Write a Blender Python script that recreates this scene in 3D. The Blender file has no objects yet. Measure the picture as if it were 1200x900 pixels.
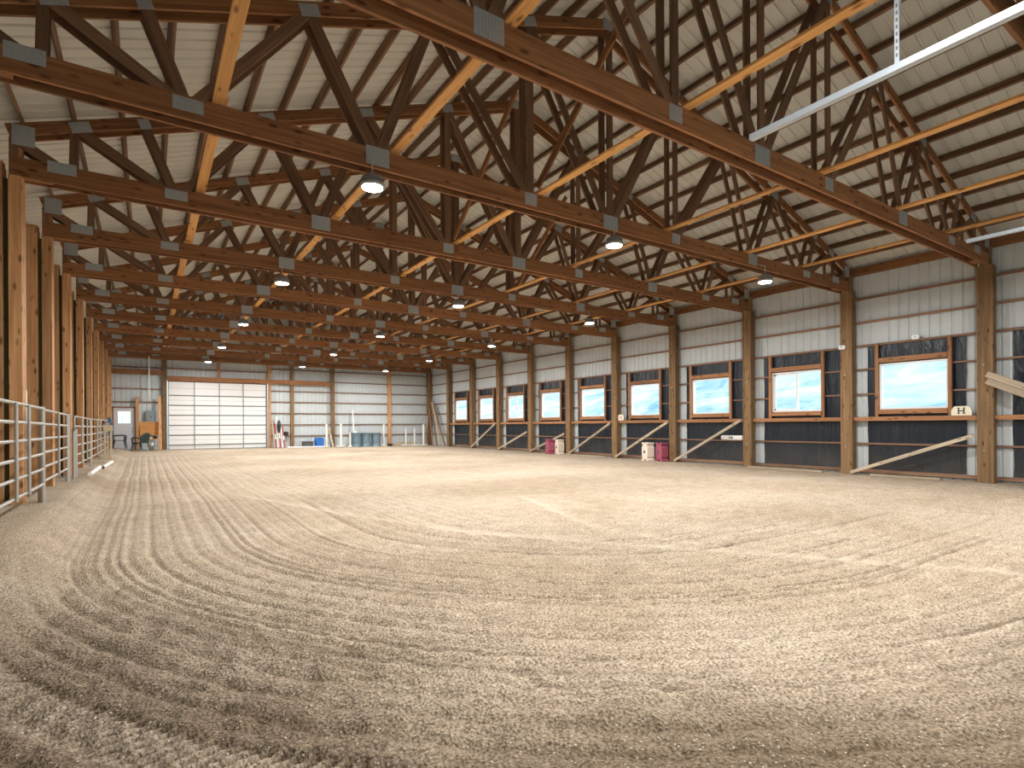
import bpy, bmesh, math, random
import numpy as np
from mathutils import Vector, Matrix, Euler
random.seed(7)
SC = bpy.context.scene
COL = SC.collection
PI = math.pi

# ------------------------------------------------------------------ layout
Y0, S = 4.63, 3.044            # first truss line and bay length
def TY(i): return Y0 + S * i
CX = 7.25                      # ridge line
EYE = 1.40
BACK = 35.32                   # back wall sheet
SIDE = 16.54                   # right wall sheet
LEFT = -6.2
FRONT = -1.6
PITCH = 0.36
def chord_u(x): return 8.80 - PITCH * abs(x - CX)      # underside of the top chords
def roof_u(x): return 9.145 - PITCH * abs(x - CX)      # underside of the roof sheets
def sm(a, b, x):
    t = np.clip((np.asarray(x, float) - a) / (b - a), 0, 1); return t * t * (3 - 2 * t)
def gz(x, y):
    r = np.clip((np.asarray(y, float) - 8) / 27, 0, 1)
    return 0.07 * r + 0.31 * (1 - sm(-1.2, -0.55, x)) * (1 - 0.6 * r) + 0.13 * sm(18, 35, y) * np.clip(1 - np.asarray(x, float) / 16, 0, 1.1)
def g(x, y): return float(gz(x, y))
ORD = ['first', 'second', 'third', 'fourth', 'fifth', 'sixth', 'seventh', 'eighth', 'ninth', 'tenth', 'eleventh', 'twelfth',
       'thirteenth', 'fourteenth', 'fifteenth', 'sixteenth', 'seventeenth']

# ------------------------------------------------------------------ materials
def new_mat(name):
    m = bpy.data.materials.new(name); m.use_nodes = True
    return m, m.node_tree.nodes, m.node_tree.links, m.node_tree.nodes['Principled BSDF']
def plain(name, col, rough=0.6, metal=0.0, noise=0.0, nscale=6.0, bump=0.0, spec=0.5):
    m, n, l, p = new_mat(name)
    p.inputs['Roughness'].default_value = rough; p.inputs['Metallic'].default_value = metal
    p.inputs['Specular IOR Level'].default_value = spec
    tc = n.new('ShaderNodeTexCoord'); nz = n.new('ShaderNodeTexNoise')
    nz.inputs['Scale'].default_value = nscale; nz.inputs['Detail'].default_value = 5
    l.new(tc.outputs['Object'], nz.inputs['Vector'])
    mx = n.new('ShaderNodeMix'); mx.data_type = 'RGBA'
    l.new(nz.outputs['Fac'], mx.inputs['Factor'])
    mx.inputs['A'].default_value = (*[c * (1 - noise) for c in col], 1)
    mx.inputs['B'].default_value = (*[min(1, c * (1 + noise)) for c in col], 1)
    l.new(mx.outputs['Result'], p.inputs['Base Color'])
    if bump:
        b = n.new('ShaderNodeBump'); b.inputs['Strength'].default_value = bump; b.inputs['Distance'].default_value = 0.02
        l.new(nz.outputs['Fac'], b.inputs['Height']); l.new(b.outputs['Normal'], p.inputs['Normal'])
    return m
def wood(name, dark, light, rough=0.65, knots=True):
    """grain runs along the member's own X axis"""
    m, n, l, p = new_mat(name)
    p.inputs['Roughness'].default_value = rough; p.inputs['Specular IOR Level'].default_value = 0.3
    tc = n.new('ShaderNodeTexCoord'); oi = n.new('ShaderNodeObjectInfo')
    off = n.new('ShaderNodeVectorMath'); off.operation = 'SCALE'; off.inputs[0].default_value = (37, 11, 5)
    l.new(oi.outputs['Random'], off.inputs['Scale'])
    add = n.new('ShaderNodeVectorMath'); add.operation = 'ADD'
    l.new(tc.outputs['Object'], add.inputs[0]); l.new(off.outputs[0], add.inputs[1])
    mp = n.new('ShaderNodeMapping'); mp.inputs['Scale'].default_value = (0.9, 22, 22)
    l.new(add.outputs[0], mp.inputs['Vector'])
    nz = n.new('ShaderNodeTexNoise'); nz.inputs['Scale'].default_value = 1.0; nz.inputs['Detail'].default_value = 6; nz.inputs['Distortion'].default_value = 0.6
    l.new(mp.outputs[0], nz.inputs['Vector'])
    cr = n.new('ShaderNodeValToRGB'); cr.color_ramp.elements[0].position = 0.32; cr.color_ramp.elements[1].position = 0.7
    cr.color_ramp.elements[0].color = (*dark, 1); cr.color_ramp.elements[1].color = (*light, 1)
    l.new(nz.outputs['Fac'], cr.inputs['Fac'])
    last = cr.outputs['Color']
    if knots:
        mk = n.new('ShaderNodeMapping'); mk.inputs['Scale'].default_value = (3.2, 9, 9)
        l.new(add.outputs[0], mk.inputs['Vector'])
        vo = n.new('ShaderNodeTexVoronoi'); vo.inputs['Scale'].default_value = 1.0
        l.new(mk.outputs[0], vo.inputs['Vector'])
        k = n.new('ShaderNodeValToRGB'); k.color_ramp.elements[0].position = 0.10; k.color_ramp.elements[1].position = 0.26
        k.color_ramp.elements[0].color = (0.35, 0.3, 0.28, 1); k.color_ramp.elements[1].color = (1, 1, 1, 1)
        l.new(vo.outputs['Distance'], k.inputs['Fac'])
        mu = n.new('ShaderNodeMix'); mu.data_type = 'RGBA'; mu.blend_type = 'MULTIPLY'; mu.inputs['Factor'].default_value = 1
        l.new(last, mu.inputs['A']); l.new(k.outputs['Color'], mu.inputs['B']); last = mu.outputs['Result']
    hs = n.new('ShaderNodeHueSaturation')
    mr = n.new('ShaderNodeMapRange'); mr.inputs['To Min'].default_value = 0.8; mr.inputs['To Max'].default_value = 1.2
    l.new(oi.outputs['Random'], mr.inputs['Value']); l.new(mr.outputs['Result'], hs.inputs['Value'])
    l.new(last, hs.inputs['Color']); l.new(hs.outputs['Color'], p.inputs['Base Color'])
    return m
def emis(name, col, s):
    m = bpy.data.materials.new(name); m.use_nodes = True; n = m.node_tree.nodes; n.clear()
    e = n.new('ShaderNodeEmission'); e.inputs['Color'].default_value = (*col, 1); e.inputs['Strength'].default_value = s
    o = n.new('ShaderNodeOutputMaterial'); m.node_tree.links.new(e.outputs[0], o.inputs[0]); return m
def glass(name, tint):
    m = bpy.data.materials.new(name); m.use_nodes = True; n = m.node_tree.nodes; n.clear(); l = m.node_tree.links
    t = n.new('ShaderNodeBsdfTransparent'); t.inputs['Color'].default_value = (*tint, 1)
    gl = n.new('ShaderNodeBsdfGlossy'); gl.inputs['Roughness'].default_value = 0.03
    mx = n.new('ShaderNodeMixShader'); mx.inputs[0].default_value = 0.05; o = n.new('ShaderNodeOutputMaterial')
    l.new(t.outputs[0], mx.inputs[1]); l.new(gl.outputs[0], mx.inputs[2]); l.new(mx.outputs[0], o.inputs[0]); return m

M = {}
M['truss'] = wood('truss lumber', (0.185, 0.08, 0.032), (0.34, 0.16, 0.066))
M['web'] = wood('web lumber', (0.13, 0.072, 0.042), (0.235, 0.135, 0.08), knots=False)
M['purlin'] = wood('purlin lumber', (0.11, 0.06, 0.035), (0.27, 0.15, 0.085), knots=False)
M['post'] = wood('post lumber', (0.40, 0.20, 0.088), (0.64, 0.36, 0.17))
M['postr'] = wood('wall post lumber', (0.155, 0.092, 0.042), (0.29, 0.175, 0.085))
M['brace'] = wood('new fir brace', (0.52, 0.26, 0.08), (0.72, 0.40, 0.15))
M['girt'] = wood('girt lumber', (0.18, 0.10, 0.062), (0.31, 0.18, 0.115), knots=False)
M['stud'] = wood('window lumber', (0.27, 0.125, 0.055), (0.42, 0.21, 0.10))
M['pale'] = wood('weathered plank', (0.34, 0.27, 0.19), (0.55, 0.46, 0.34))
M['ply'] = wood('plywood', (0.48, 0.20, 0.06), (0.62, 0.30, 0.10), knots=False)
M['treated'] = wood('treated spacer', (0.05, 0.055, 0.02), (0.09, 0.09, 0.035), knots=False)
M['siding'] = plain('white steel siding', (0.56, 0.61, 0.63), 0.45, 0, 0.05, 1.5)
M['roof'] = plain('cream steel roofing', (0.60, 0.61, 0.57), 0.5, 0, 0.06, 1.2)
M['galv'] = plain('galvanised plate', (0.40, 0.44, 0.46), 0.5, 0.35, 0.25, 30)
M['rail'] = plain('galvanised tube', (0.42, 0.41, 0.38), 0.45, 0.4, 0.12, 9)
M['track'] = plain('bright steel track', (0.50, 0.56, 0.62), 0.35, 0.6, 0.08, 12)
M['vinyl'] = plain('white vinyl', (0.82, 0.84, 0.85), 0.4)
M['pvc'] = plain('white plastic', (0.85, 0.84, 0.80), 0.4, 0, 0.05, 5)
M['doorw'] = plain('white door panel', (0.80, 0.80, 0.79), 0.45, 0, 0.03, 2)
M['manw'] = plain('grey white door', (0.62, 0.62, 0.66), 0.45, 0, 0.05, 2)
M['dark'] = plain('dark grey metal', (0.10, 0.10, 0.11), 0.5)
M['lamp'] = plain('lamp housing', (0.35, 0.36, 0.38), 0.4, 0.5)
M['green'] = plain('dark green resin', (0.035, 0.06, 0.055), 0.4)
M['drum'] = plain('blue grey steel drum', (0.16, 0.24, 0.29), 0.45, 0.2, 0.25, 4)
M['blue'] = plain('blue plastic', (0.02, 0.16, 0.52), 0.4)
M['pink'] = plain('raspberry plastic', (0.37, 0.085, 0.14), 0.45, 0, 0.1, 6)
M['cream'] = plain('cream plastic', (0.80, 0.72, 0.60), 0.5, 0, 0.06, 5)
M['ivory'] = plain('ivory sign', (0.80, 0.74, 0.58), 0.5)
M['black'] = plain('black paint', (0.02, 0.02, 0.02), 0.5)
M['grey'] = plain('grey panel', (0.22, 0.26, 0.28), 0.5)
M['red'] = plain('red paint', (0.42, 0.04, 0.05), 0.45)
M['rope'] = plain('teal rope', (0.03, 0.13, 0.24), 0.8, 0, 0.5, 25)
M['ropew'] = plain('white rope', (0.7, 0.7, 0.72), 0.8)
M['maroon'] = plain('maroon webbing', (0.12, 0.03, 0.07), 0.8)
M['tan'] = plain('tan plastic', (0.62, 0.52, 0.34), 0.5)
M['lens'] = emis('lamp lens', (1.0, 0.97, 0.92), 30.0)
M['glass'] = glass('window glass', (0.93, 0.98, 1.0))

def sheet_mat():
    m, n, l, p = new_mat('black poly sheet')
    p.inputs['Base Color'].default_value = (0.009, 0.015, 0.025, 1); p.inputs['Roughness'].default_value = 0.3
    p.inputs['Specular IOR Level'].default_value = 0.4
    tc = n.new('ShaderNodeTexCoord'); mp = n.new('ShaderNodeMapping')
    mp.inputs['Rotation'].default_value = (0.55, 0, 0); mp.inputs['Scale'].default_value = (1, 4.5, 0.6)
    l.new(tc.outputs['Object'], mp.inputs['Vector'])
    nz = n.new('ShaderNodeTexNoise'); nz.inputs['Scale'].default_value = 1.3; nz.inputs['Detail'].default_value = 4; nz.inputs['Distortion'].default_value = 1.0
    l.new(mp.outputs[0], nz.inputs['Vector'])
    b = n.new('ShaderNodeBump'); b.inputs['Strength'].default_value = 0.85; b.inputs['Distance'].default_value = 0.06
    l.new(nz.outputs['Fac'], b.inputs['Height']); l.new(b.outputs['Normal'], p.inputs['Normal'])
    # dust settled on the lowest part and on the folds
    sp = n.new('ShaderNodeSeparateXYZ'); l.new(tc.outputs['Object'], sp.inputs[0])
    mr = n.new('ShaderNodeMapRange'); mr.inputs['From Min'].default_value = 0.95; mr.inputs['From Max'].default_value = 0.1
    mr.inputs['To Max'].default_value = 0.30
    l.new(sp.outputs['Z'], mr.inputs['Value'])
    n2 = n.new('ShaderNodeTexNoise'); n2.inputs['Scale'].default_value = 2.2; n2.inputs['Detail'].default_value = 5
    l.new(tc.outputs['Object'], n2.inputs['Vector'])
    mu = n.new('ShaderNodeMath'); mu.operation = 'MULTIPLY'; l.new(mr.outputs[0], mu.inputs[0]); l.new(n2.outputs['Fac'], mu.inputs[1])
    mx = n.new('ShaderNodeMix'); mx.data_type = 'RGBA'; l.new(mu.outputs[0], mx.inputs['Factor'])
    mx.inputs['A'].default_value = (0.009, 0.015, 0.025, 1); mx.inputs['B'].default_value = (0.30, 0.26, 0.21, 1)
    l.new(mx.outputs['Result'], p.inputs['Base Color'])
    return m
M['sheet'] = sheet_mat()

def sand_mat():
    m, n, l, p = new_mat('harrowed sand')
    p.inputs['Roughness'].default_value = 0.95; p.inputs['Specular IOR Level'].default_value = 0.15
    tc = n.new('ShaderNodeTexCoord')
    def noise(sc, det, ds=0.0):
        z = n.new('ShaderNodeTexNoise'); z.inputs['Scale'].default_value = sc; z.inputs['Detail'].default_value = det; z.inputs['Distortion'].default_value = ds
        l.new(tc.outputs['Object'], z.inputs['Vector']); return z
    big, mid, fine, grit = noise(0.35, 4, 0.5), noise(3.5, 6), noise(62, 5), noise(150, 2)
    def ramp(src, a, b, ca, cb):
        r = n.new('ShaderNodeValToRGB'); r.color_ramp.elements[0].position = a; r.color_ramp.elements[1].position = b
        r.color_ramp.elements[0].color = (*ca, 1); r.color_ramp.elements[1].color = (*cb, 1); l.new(src, r.inputs['Fac']); return r.outputs['Color']
    def mix(a, b, f, mode='MIX'):
        x = n.new('ShaderNodeMix'); x.data_type = 'RGBA'; x.blend_type = mode
        for s, v in (('Factor', f), ('A', a), ('B', b)):
            if isinstance(v, (int, float)): x.inputs[s].default_value = v
            elif isinstance(v, tuple): x.inputs[s].default_value = (*v, 1)
            else: l.new(v, x.inputs[s])
        return x.outputs['Result']
    base = ramp(big.outputs['Fac'], 0.35, 0.65, (0.53, 0.435, 0.325), (0.63, 0.54, 0.435))
    base = mix(base, ramp(mid.outputs['Fac'], 0.35, 0.7, (0.86, 0.84, 0.82), (1.06, 1.05, 1.03)), 1.0, 'MULTIPLY')
    base = mix(base, ramp(fine.outputs['Fac'], 0.36, 0.62, (0.45, 0.41, 0.38), (1.2, 1.2, 1.19)), 0.95, 'MULTIPLY')
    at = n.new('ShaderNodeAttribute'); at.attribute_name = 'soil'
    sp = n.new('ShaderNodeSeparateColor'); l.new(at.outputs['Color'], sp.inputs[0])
    base = mix(base, mix(base, (0.36, 0.325, 0.29), 1.0, 'MULTIPLY'), sp.outputs[0])      # moist earth plus painted light falloff on the outer track; grooves darkened
    base = mix(base, (0.66, 0.565, 0.45), sp.outputs[1])                                   # pale dry drag marks; raised tread lugs lightened too
    vo = n.new('ShaderNodeTexVoronoi'); vo.inputs['Scale'].default_value = 30; l.new(tc.outputs['Object'], vo.inputs['Vector'])
    st = n.new('ShaderNodeValToRGB'); st.color_ramp.elements[0].position = 0.10; st.color_ramp.elements[1].position = 0.16
    st.color_ramp.elements[0].color = (1, 1, 1, 1); st.color_ramp.elements[1].color = (0, 0, 0, 1); l.new(vo.outputs['Distance'], st.inputs['Fac'])
    base = mix(base, (0.60, 0.56, 0.50), st.outputs['Color'])                             # small pale stones
    l.new(base, p.inputs['Base Color'])
    v2 = n.new('ShaderNodeTexVoronoi'); v2.inputs['Scale'].default_value = 55; l.new(tc.outputs['Object'], v2.inputs['Vector'])
    b0 = n.new('ShaderNodeBump'); b0.invert = True; b0.inputs['Strength'].default_value = 0.8; b0.inputs['Distance'].default_value = 0.012; l.new(v2.outputs['Distance'], b0.inputs['Height'])
    b1 = n.new('ShaderNodeBump'); b1.inputs['Strength'].default_value = 0.75; b1.inputs['Distance'].default_value = 0.02; l.new(fine.outputs['Fac'], b1.inputs['Height']); l.new(b0.outputs['Normal'], b1.inputs['Normal'])
    b2 = n.new('ShaderNodeBump'); b2.inputs['Strength'].default_value = 0.5; b2.inputs['Distance'].default_value = 0.008
    l.new(grit.outputs['Fac'], b2.inputs['Height']); l.new(b1.outputs['Normal'], b2.inputs['Normal']); l.new(b2.outputs['Normal'], p.inputs['Normal'])
    return m
M['sand'] = sand_mat()

# ------------------------------------------------------------------ object helpers
def tag(o, label=None, cat=None, group=None, kind=None):
    if label: o['label'] = label
    if cat: o['category'] = cat
    if group: o['group'] = group
    if kind: o['kind'] = kind
    return o
def link(name, me, parent=None, mw=None):
    o = bpy.data.objects.new(name, me); COL.objects.link(o)
    mw = mw if mw is not None else Matrix()
    if parent is not None:
        o.parent = parent; o.matrix_local = WM[parent.name].inverted() @ mw
    else: o.matrix_world = mw
    WM[o.name] = mw
    return o
WM = {}
def thing(name, loc, label=None, cat=None, group=None, rz=0.0, kind=None):
    mw = Matrix.Translation(loc) @ Matrix.Rotation(rz, 4, 'Z')
    return tag(link(name, None, None, mw), label, cat, group, kind)
_box = {}
def box_mesh(L, w, h, mat, bev=0.0):
    k = (round(L, 3), round(w, 3), round(h, 3), mat, bev)
    if k not in _box:
        bm = bmesh.new(); bmesh.ops.create_cube(bm, size=1)
        bmesh.ops.scale(bm, vec=(L, w, h), verts=bm.verts); bmesh.ops.translate(bm, vec=(L / 2, 0, 0), verts=bm.verts)
        if bev: bmesh.ops.bevel(bm, geom=bm.edges[:], offset=bev, segments=1, affect='EDGES')
        me = bpy.data.meshes.new('lumber'); bm.to_mesh(me); bm.free(); me.materials.append(M[mat]); _box[k] = me
    return _box[k]
def bar(name, p, q, w, h, mat, parent=None, up=(0, 0, 1), bev=0.004):
    """a board from p to q; h is its size along up, w across"""
    p, q = Vector(p), Vector(q); d = q - p; L = d.length; x = d / L
    u = Vector(up)
    if abs(x.dot(u)) > 0.98: u = Vector((0, 1, 0)) if abs(x.y) < 0.9 else Vector((1, 0, 0))
    y = u.cross(x).normalized(); z = x.cross(y)
    mw = Matrix((x, y, z)).transposed().to_4x4(); mw.translation = p
    return link(name, box_mesh(L, w, h, mat, bev), parent, mw)
class MB:
    """collects shapes into one mesh in world coordinates"""
    def __init__(s): s.bm = bmesh.new()
    def box(s, a, b, bev=0.0, mw=None):
        r = bmesh.ops.create_cube(s.bm, size=1); v = r['verts']
        c = [(a[i] + b[i]) / 2 for i in range(3)]; d = [abs(b[i] - a[i]) for i in range(3)]
        bmesh.ops.scale(s.bm, vec=d, verts=v); bmesh.ops.translate(s.bm, vec=c, verts=v)
        if mw is not None: bmesh.ops.transform(s.bm, matrix=mw, verts=v)
        if bev:
            es = list({e for x in v for e in x.link_edges}); bmesh.ops.bevel(s.bm, geom=es, offset=bev, segments=2, affect='EDGES')
        return s
    def tube(s, pts, r, seg=10, r2=None):
        pts = [Vector(p) for p in pts]; rings = []
        for i, p in enumerate(pts):
            t = (pts[min(i + 1, len(pts) - 1)] - pts[max(i - 1, 0)]).normalized()
            a = t.orthogonal().normalized() if i == 0 else (rings_a - t * rings_a.dot(t)).normalized()
            rings_a = a; b = t.cross(a)
            rr = r if r2 is None else r + (r2 - r) * i / (len(pts) - 1)
            rings.append([s.bm.verts.new(p + a * math.cos(2 * PI * k / seg) * rr + b * math.sin(2 * PI * k / seg) * rr) for k in range(seg)])
        for A, B in zip(rings, rings[1:]):
            for k in range(seg): s.bm.faces.new((A[k], A[(k + 1) % seg], B[(k + 1) % seg], B[k]))
        s.bm.faces.new(rings[0][::-1]); s.bm.faces.new(rings[-1]); return s
    def lathe(s, prof, c=(0, 0, 0), seg=28):
        rings = [[s.bm.verts.new((c[0] + r * math.cos(2 * PI * k / seg), c[1] + r * math.sin(2 * PI * k / seg), c[2] + z)) for k in range(seg)] for r, z in prof]
        for A, B in zip(rings, rings[1:]):
            for k in range(seg): s.bm.faces.new((A[k], A[(k + 1) % seg], B[(k + 1) % seg], B[k]))
        s.bm.faces.new(rings[0][::-1]); s.bm.faces.new(rings[-1]); return s
    def prism(s, pts, a, b, axis='y'):
        """2D outline pts (u, z) pushed between a and b along axis"""
        def P(u, z, t): return (u, t, z) if axis == 'y' else (t, u, z)
        A = [s.bm.verts.new(P(u, z, a)) for u, z in pts]; B = [s.bm.verts.new(P(u, z, b)) for u, z in pts]
        s.bm.faces.new(A); s.bm.faces.new(B[::-1]); n = len(pts)
        for i in range(n): s.bm.faces.new((A[i], B[i], B[(i + 1) % n], A[(i + 1) % n]))
        return s
    def build(s, name, mat, parent=None, smooth=False, mw=None):
        bmesh.ops.recalc_face_normals(s.bm, faces=s.bm.faces)
        me = bpy.data.meshes.new(name)
        base = mw if mw is not None else (WM[parent.name] if parent is not None else Matrix())
        s.bm.transform(base.inverted()); s.bm.to_mesh(me); s.bm.free()
        me.materials.append(M[mat] if isinstance(mat, str) else mat)
        if smooth:
            for pl in me.polygons: pl.use_smooth = True
            me.set_sharp_from_angle(angle=math.radians(40))
        return link(name, me, parent, base)
def world_copy(o, delta, parent=None):
    c = o.copy(); COL.objects.link(c)
    if parent is None: c.matrix_world = delta @ WM[o.name]; c.parent = None
    else: c.parent = parent
    WM[c.name] = delta @ WM[o.name]
    for ch in list(o.children):
        if ch.name in WM: world_copy(ch, delta, c)
    return c

# ------------------------------------------------------------------ ribbed steel sheet
def ribbed(bm, u0, u1, v0, v1, P, rib=0.23, depth=0.022):
    """P(u, v, d) -> point; v0, v1 numbers or functions of u"""
    f0 = v0 if callable(v0) else (lambda u: v0); f1 = v1 if callable(v1) else (lambda u: v1)
    us = [(u0, 0)]; k = math.ceil(u0 / rib)
    while k * rib < u1 - 0.04:
        c = k * rib
        if c - 0.03 > u0: us += [(c - 0.03, 0), (c - 0.012, depth), (c + 0.012, depth), (c + 0.03, 0)]
        k += 1
    us.append((u1, 0)); prev = None
    for u, d in us:
        a, b = bm.verts.new(P(u, f0(u), d)), bm.verts.new(P(u, f1(u), d))
        if prev: bm.faces.new((prev[0], a, b, prev[1]))
        prev = (a, b)
def finish(bm, name, mat, kind='structure'):
    bmesh.ops.recalc_face_normals(bm, faces=bm.faces)
    me = bpy.data.meshes.new(name); bm.to_mesh(me); bm.free(); me.materials.append(M[mat])
    return tag(link(name, me), kind=kind)

WIN = [(k, TY(k) + S / 2 - 0.04) for k in range(-1, 9)]
WZ0, WZ1, WH = 1.77, 2.99, 0.765
# right wall, with its window openings
bm = bmesh.new(); P = lambda u, v, d: (SIDE + d, u, v)
topr = roof_u(SIDE) + 0.05
cur = FRONT
for k, yc in WIN:
    ribbed(bm, cur, yc - WH, -0.2, topr, P)
    ribbed(bm, yc - WH, yc + WH, -0.2, WZ0, P); ribbed(bm, yc - WH, yc + WH, WZ1, topr, P)
    cur = yc + WH
ribbed(bm, cur, BACK, -0.2, topr, P)
finish(bm, 'wall_right', 'siding')
# back wall: overhead door, walk door, small window in the lean-to bay
DX0, DX1, DZ0, DZ1 = 0.97, 5.93, 0.20, 3.90
MX0, MX1, MZ0, MZ1 = -1.43, -0.50, 0.31, 2.42
BX0, BX1, BZ0, BZ1 = -5.3, -4.2, 1.7, 3.3
bm = bmesh.new(); P = lambda u, v, d: (u, BACK + d, v); rf = lambda u: roof_u(u) + 0.03
def band(a, b, lo=None, hi=None):
    ribbed(bm, a, b, -0.2, lo if lo is not None else rf, P)
    if hi is not None: ribbed(bm, a, b, hi, rf, P)
band(LEFT, BX0); band(BX0, BX1, BZ0, BZ1); band(BX1, MX0); band(MX0, MX1, MZ0 + 0.03, MZ1); band(MX1, DX0); band(DX0, DX1, DZ0 + 0.03, DZ1); band(DX1, CX); band(CX, SIDE)
finish(bm, 'wall_back', 'siding')
bm = bmesh.new(); P = lambda u, v, d: (u, FRONT - d, v)
ribbed(bm, LEFT, CX, -0.2, rf, P); ribbed(bm, CX, SIDE, -0.2, rf, P); finish(bm, 'wall_front', 'siding')
LY0, LY1, LZ0, LZ1 = 27.5, 33.5, 1.6, 4.0
bm = bmesh.new(); P = lambda u, v, d: (LEFT - d, u, v); lt = roof_u(LEFT) + 0.03
ribbed(bm, FRONT, LY0, -0.2, lt, P); ribbed(bm, LY0, LY1, -0.2, LZ0, P); ribbed(bm, LY0, LY1, LZ1, lt, P); ribbed(bm, LY1, BACK, -0.2, lt, P)
finish(bm, 'wall_left', 'siding')
bm = bmesh.new()
P = lambda u, v, d: (v, u, roof_u(v) + d)
ribbed(bm, FRONT, BACK, LEFT, CX, P); ribbed(bm, FRONT, BACK, CX, SIDE + 0.03, P)
finish(bm, 'ceiling', 'roof')

# ------------------------------------------------------------------ sand floor
def vnoise(x, y, sc, seed):
    rs = np.random.RandomState(seed); T = rs.rand(256, 256)
    x = x * sc + 1000; y = y * sc + 1000; xi = np.floor(x).astype(int); yi = np.floor(y).astype(int)
    fx = x - xi; fy = y - yi; fx = fx * fx * (3 - 2 * fx); fy = fy * fy * (3 - 2 * fy)
    a = T[xi % 256, yi % 256]; b = T[(xi + 1) % 256, yi % 256]; c = T[xi % 256, (yi + 1) % 256]; d = T[(xi + 1) % 256, (yi + 1) % 256]
    return (a * (1 - fx) + b * fx) * (1 - fy) + (c * (1 - fx) + d * fx) * fy
def polydist(X, Y, pts):
    D = np.full(X.shape, 99.0)
    for (ax, ay), (bx, by) in zip(pts, pts[1:]):
        vx, vy = bx - ax, by - ay; t = np.clip(((X - ax) * vx + (Y - ay) * vy) / (vx * vx + vy * vy), 0, 1)
        D = np.minimum(D, np.hypot(X - ax - t * vx, Y - ay - t * vy))
    return D
def build_floor():
    xs = np.concatenate([np.arange(LEFT, -2.2, 0.2), np.arange(-2.2, -1.0, 0.03), np.arange(-1.0, 2.0, 0.016), np.arange(2.0, 7.5, 0.03), np.arange(7.5, SIDE + 0.05, 0.045)])
    ys = [FRONT]; y = FRONT
    while y < BACK:
        y += 0.2 if y < 0.4 else 0.014 + 0.0036 * max(0, y - 0.4); ys.append(min(y, BACK))
    ys = np.array(ys); X, Y = np.meshgrid(xs, ys)
    wob = (vnoise(X, Y, 0.08, 1) - 0.5) * 0.32 + (vnoise(X, Y, 0.5, 2) - 0.5) * 0.04
    ex = np.maximum(6.0 - X, np.maximum(X - 9.5, 0)); ey = np.maximum(7.5 - Y, np.maximum(Y - 28, 0))
    d = np.hypot(ex, ey) + wob
    z = gz(X, Y)
    ang = np.where(Y < 7.5, np.arctan2(7.5 - Y, 6.0 - X) * 7.4, 7.5 - Y); s = ang
    inside = sm(-1.2, -0.7, X) * sm(16.3, 15.4, X); east = 1 - 0.8 * sm(6.5, 10.5, X)
    # harrow teeth: grooves follow the track round the arena
    wob2 = (vnoise(X, Y, 1.5, 9) - 0.5) * 0.012
    dd = d + wob2
    amp = 0.021 * (0.35 + 0.9 * vnoise(dd * 0 + dd, dd * 0, 1.7, 3)) * (0.55 + 0.8 * vnoise(X, Y, 0.25, 4))
    groove = np.sin(2 * PI * dd / 0.21) * 0.6 + np.sin(2 * PI * dd / 0.105 + 1) * 0.25
    fade = east * sm(0.3, 2.5, d) * inside * (0.7 + 0.3 * sm(14, 4, Y))
    deep = np.zeros_like(d)
    rs = np.random.RandomState(5)
    for r0 in list(rs.uniform(2.2, 7.2, 24)) + [5.95, 6.35, 6.72]:
        dp = rs.uniform(0.008, 0.018); wd = rs.uniform(0.016, 0.028)
        brk = 0.3 + 0.9 * vnoise(s * 0.5 + r0 * 13, s * 0, 1.0, 31)
        deep -= dp * brk * np.exp(-((dd - r0) / wd) ** 2); deep += 0.5 * dp * brk * np.exp(-((dd - r0 - 0.06) / 0.03) ** 2)
    deep = deep * (0.30 + 0.70 * sm(16, 6, Y))
    z = z + groove * amp * fade + deep * fade
    z += (vnoise(X, Y, 0.5, 11) - 0.5) * 0.035 * inside
    near = sm(9, 3, Y)
    d0 = np.hypot(ex, ey); tm = np.zeros_like(d); lugs = np.zeros_like(d)
    for c0, w in ((7.56, 0.17), (8.02, 0.17)):
        t = (d0 - c0) / w; m = np.clip(1 - np.abs(t) ** 6, 0, 1) * (np.abs(t) < 1) * sm(1.7, 0.9, X) * sm(6.5, 5, Y)
        lugs += m * np.clip(np.sin(2 * PI * (s / 0.075 + t * 0.9)) * 2, -1, 1); tm += m
    z += ((vnoise(X, Y, 11, 6) - 0.5) * 0.022 + (vnoise(X, Y, 22, 7) - 0.5) * 0.020) * (0.35 + 0.65 * near) * inside * (1 - 0.75 * tm)
    rough = sm(6.0, 6.9, d) * sm(8.8, 7.6, d) * near
    z += (vnoise(X, Y, 7, 8) - 0.5) * 0.040 * rough * (1 - tm)
    z += -0.024 * tm + 0.017 * lugs
    # wide light wheel tracks dragged diagonally over the middle
    trk = [(1.6, 12.5), (2.38, 9.58), (2.91, 8.15), (3.59, 6.21), (4.53, 4.97), (5.35, 3.78), (6.87, 1.71), (7.6, 0.6)]
    trk2 = [(6.2, 9.0), (5.6, 7.2), (5.14, 5.63), (5.35, 4.5), (5.6, 3.6), (6.4, 2.2)]
    dt = np.minimum(polydist(X, Y, trk), polydist(X, Y, trk2) * 1.3)
    z -= 0.012 * np.exp(-(dt / 0.09) ** 2)
    pale = np.exp(-(dt / 0.10) ** 2) * 0.6 * (0.4 + 0.8 * vnoise(X, Y, 2.5, 33)) + 0.45 * np.clip(lugs, 0, 1)
    pale = np.maximum(pale, 0.12 * sm(0.5, 0.7, vnoise(X, Y, 0.5, 12)) * (Y > 12))
    damp_shade = sm(6.1, 7.6, d + (vnoise(X, Y, 0.9, 14) - 0.5) * 0.8) * (0.6 + 0.5 * vnoise(dd * 2.6, s * 0.4, 1.0, 15))  # moist soil and the foreground's light falloff, put into one tone
    damp_shade = damp_shade * sm(7.5, 3.0, Y) + 0.35 * sm(-0.3, -1.1, X) * vnoise(X, Y, 0.9, 16) * (Y > 4)
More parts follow.
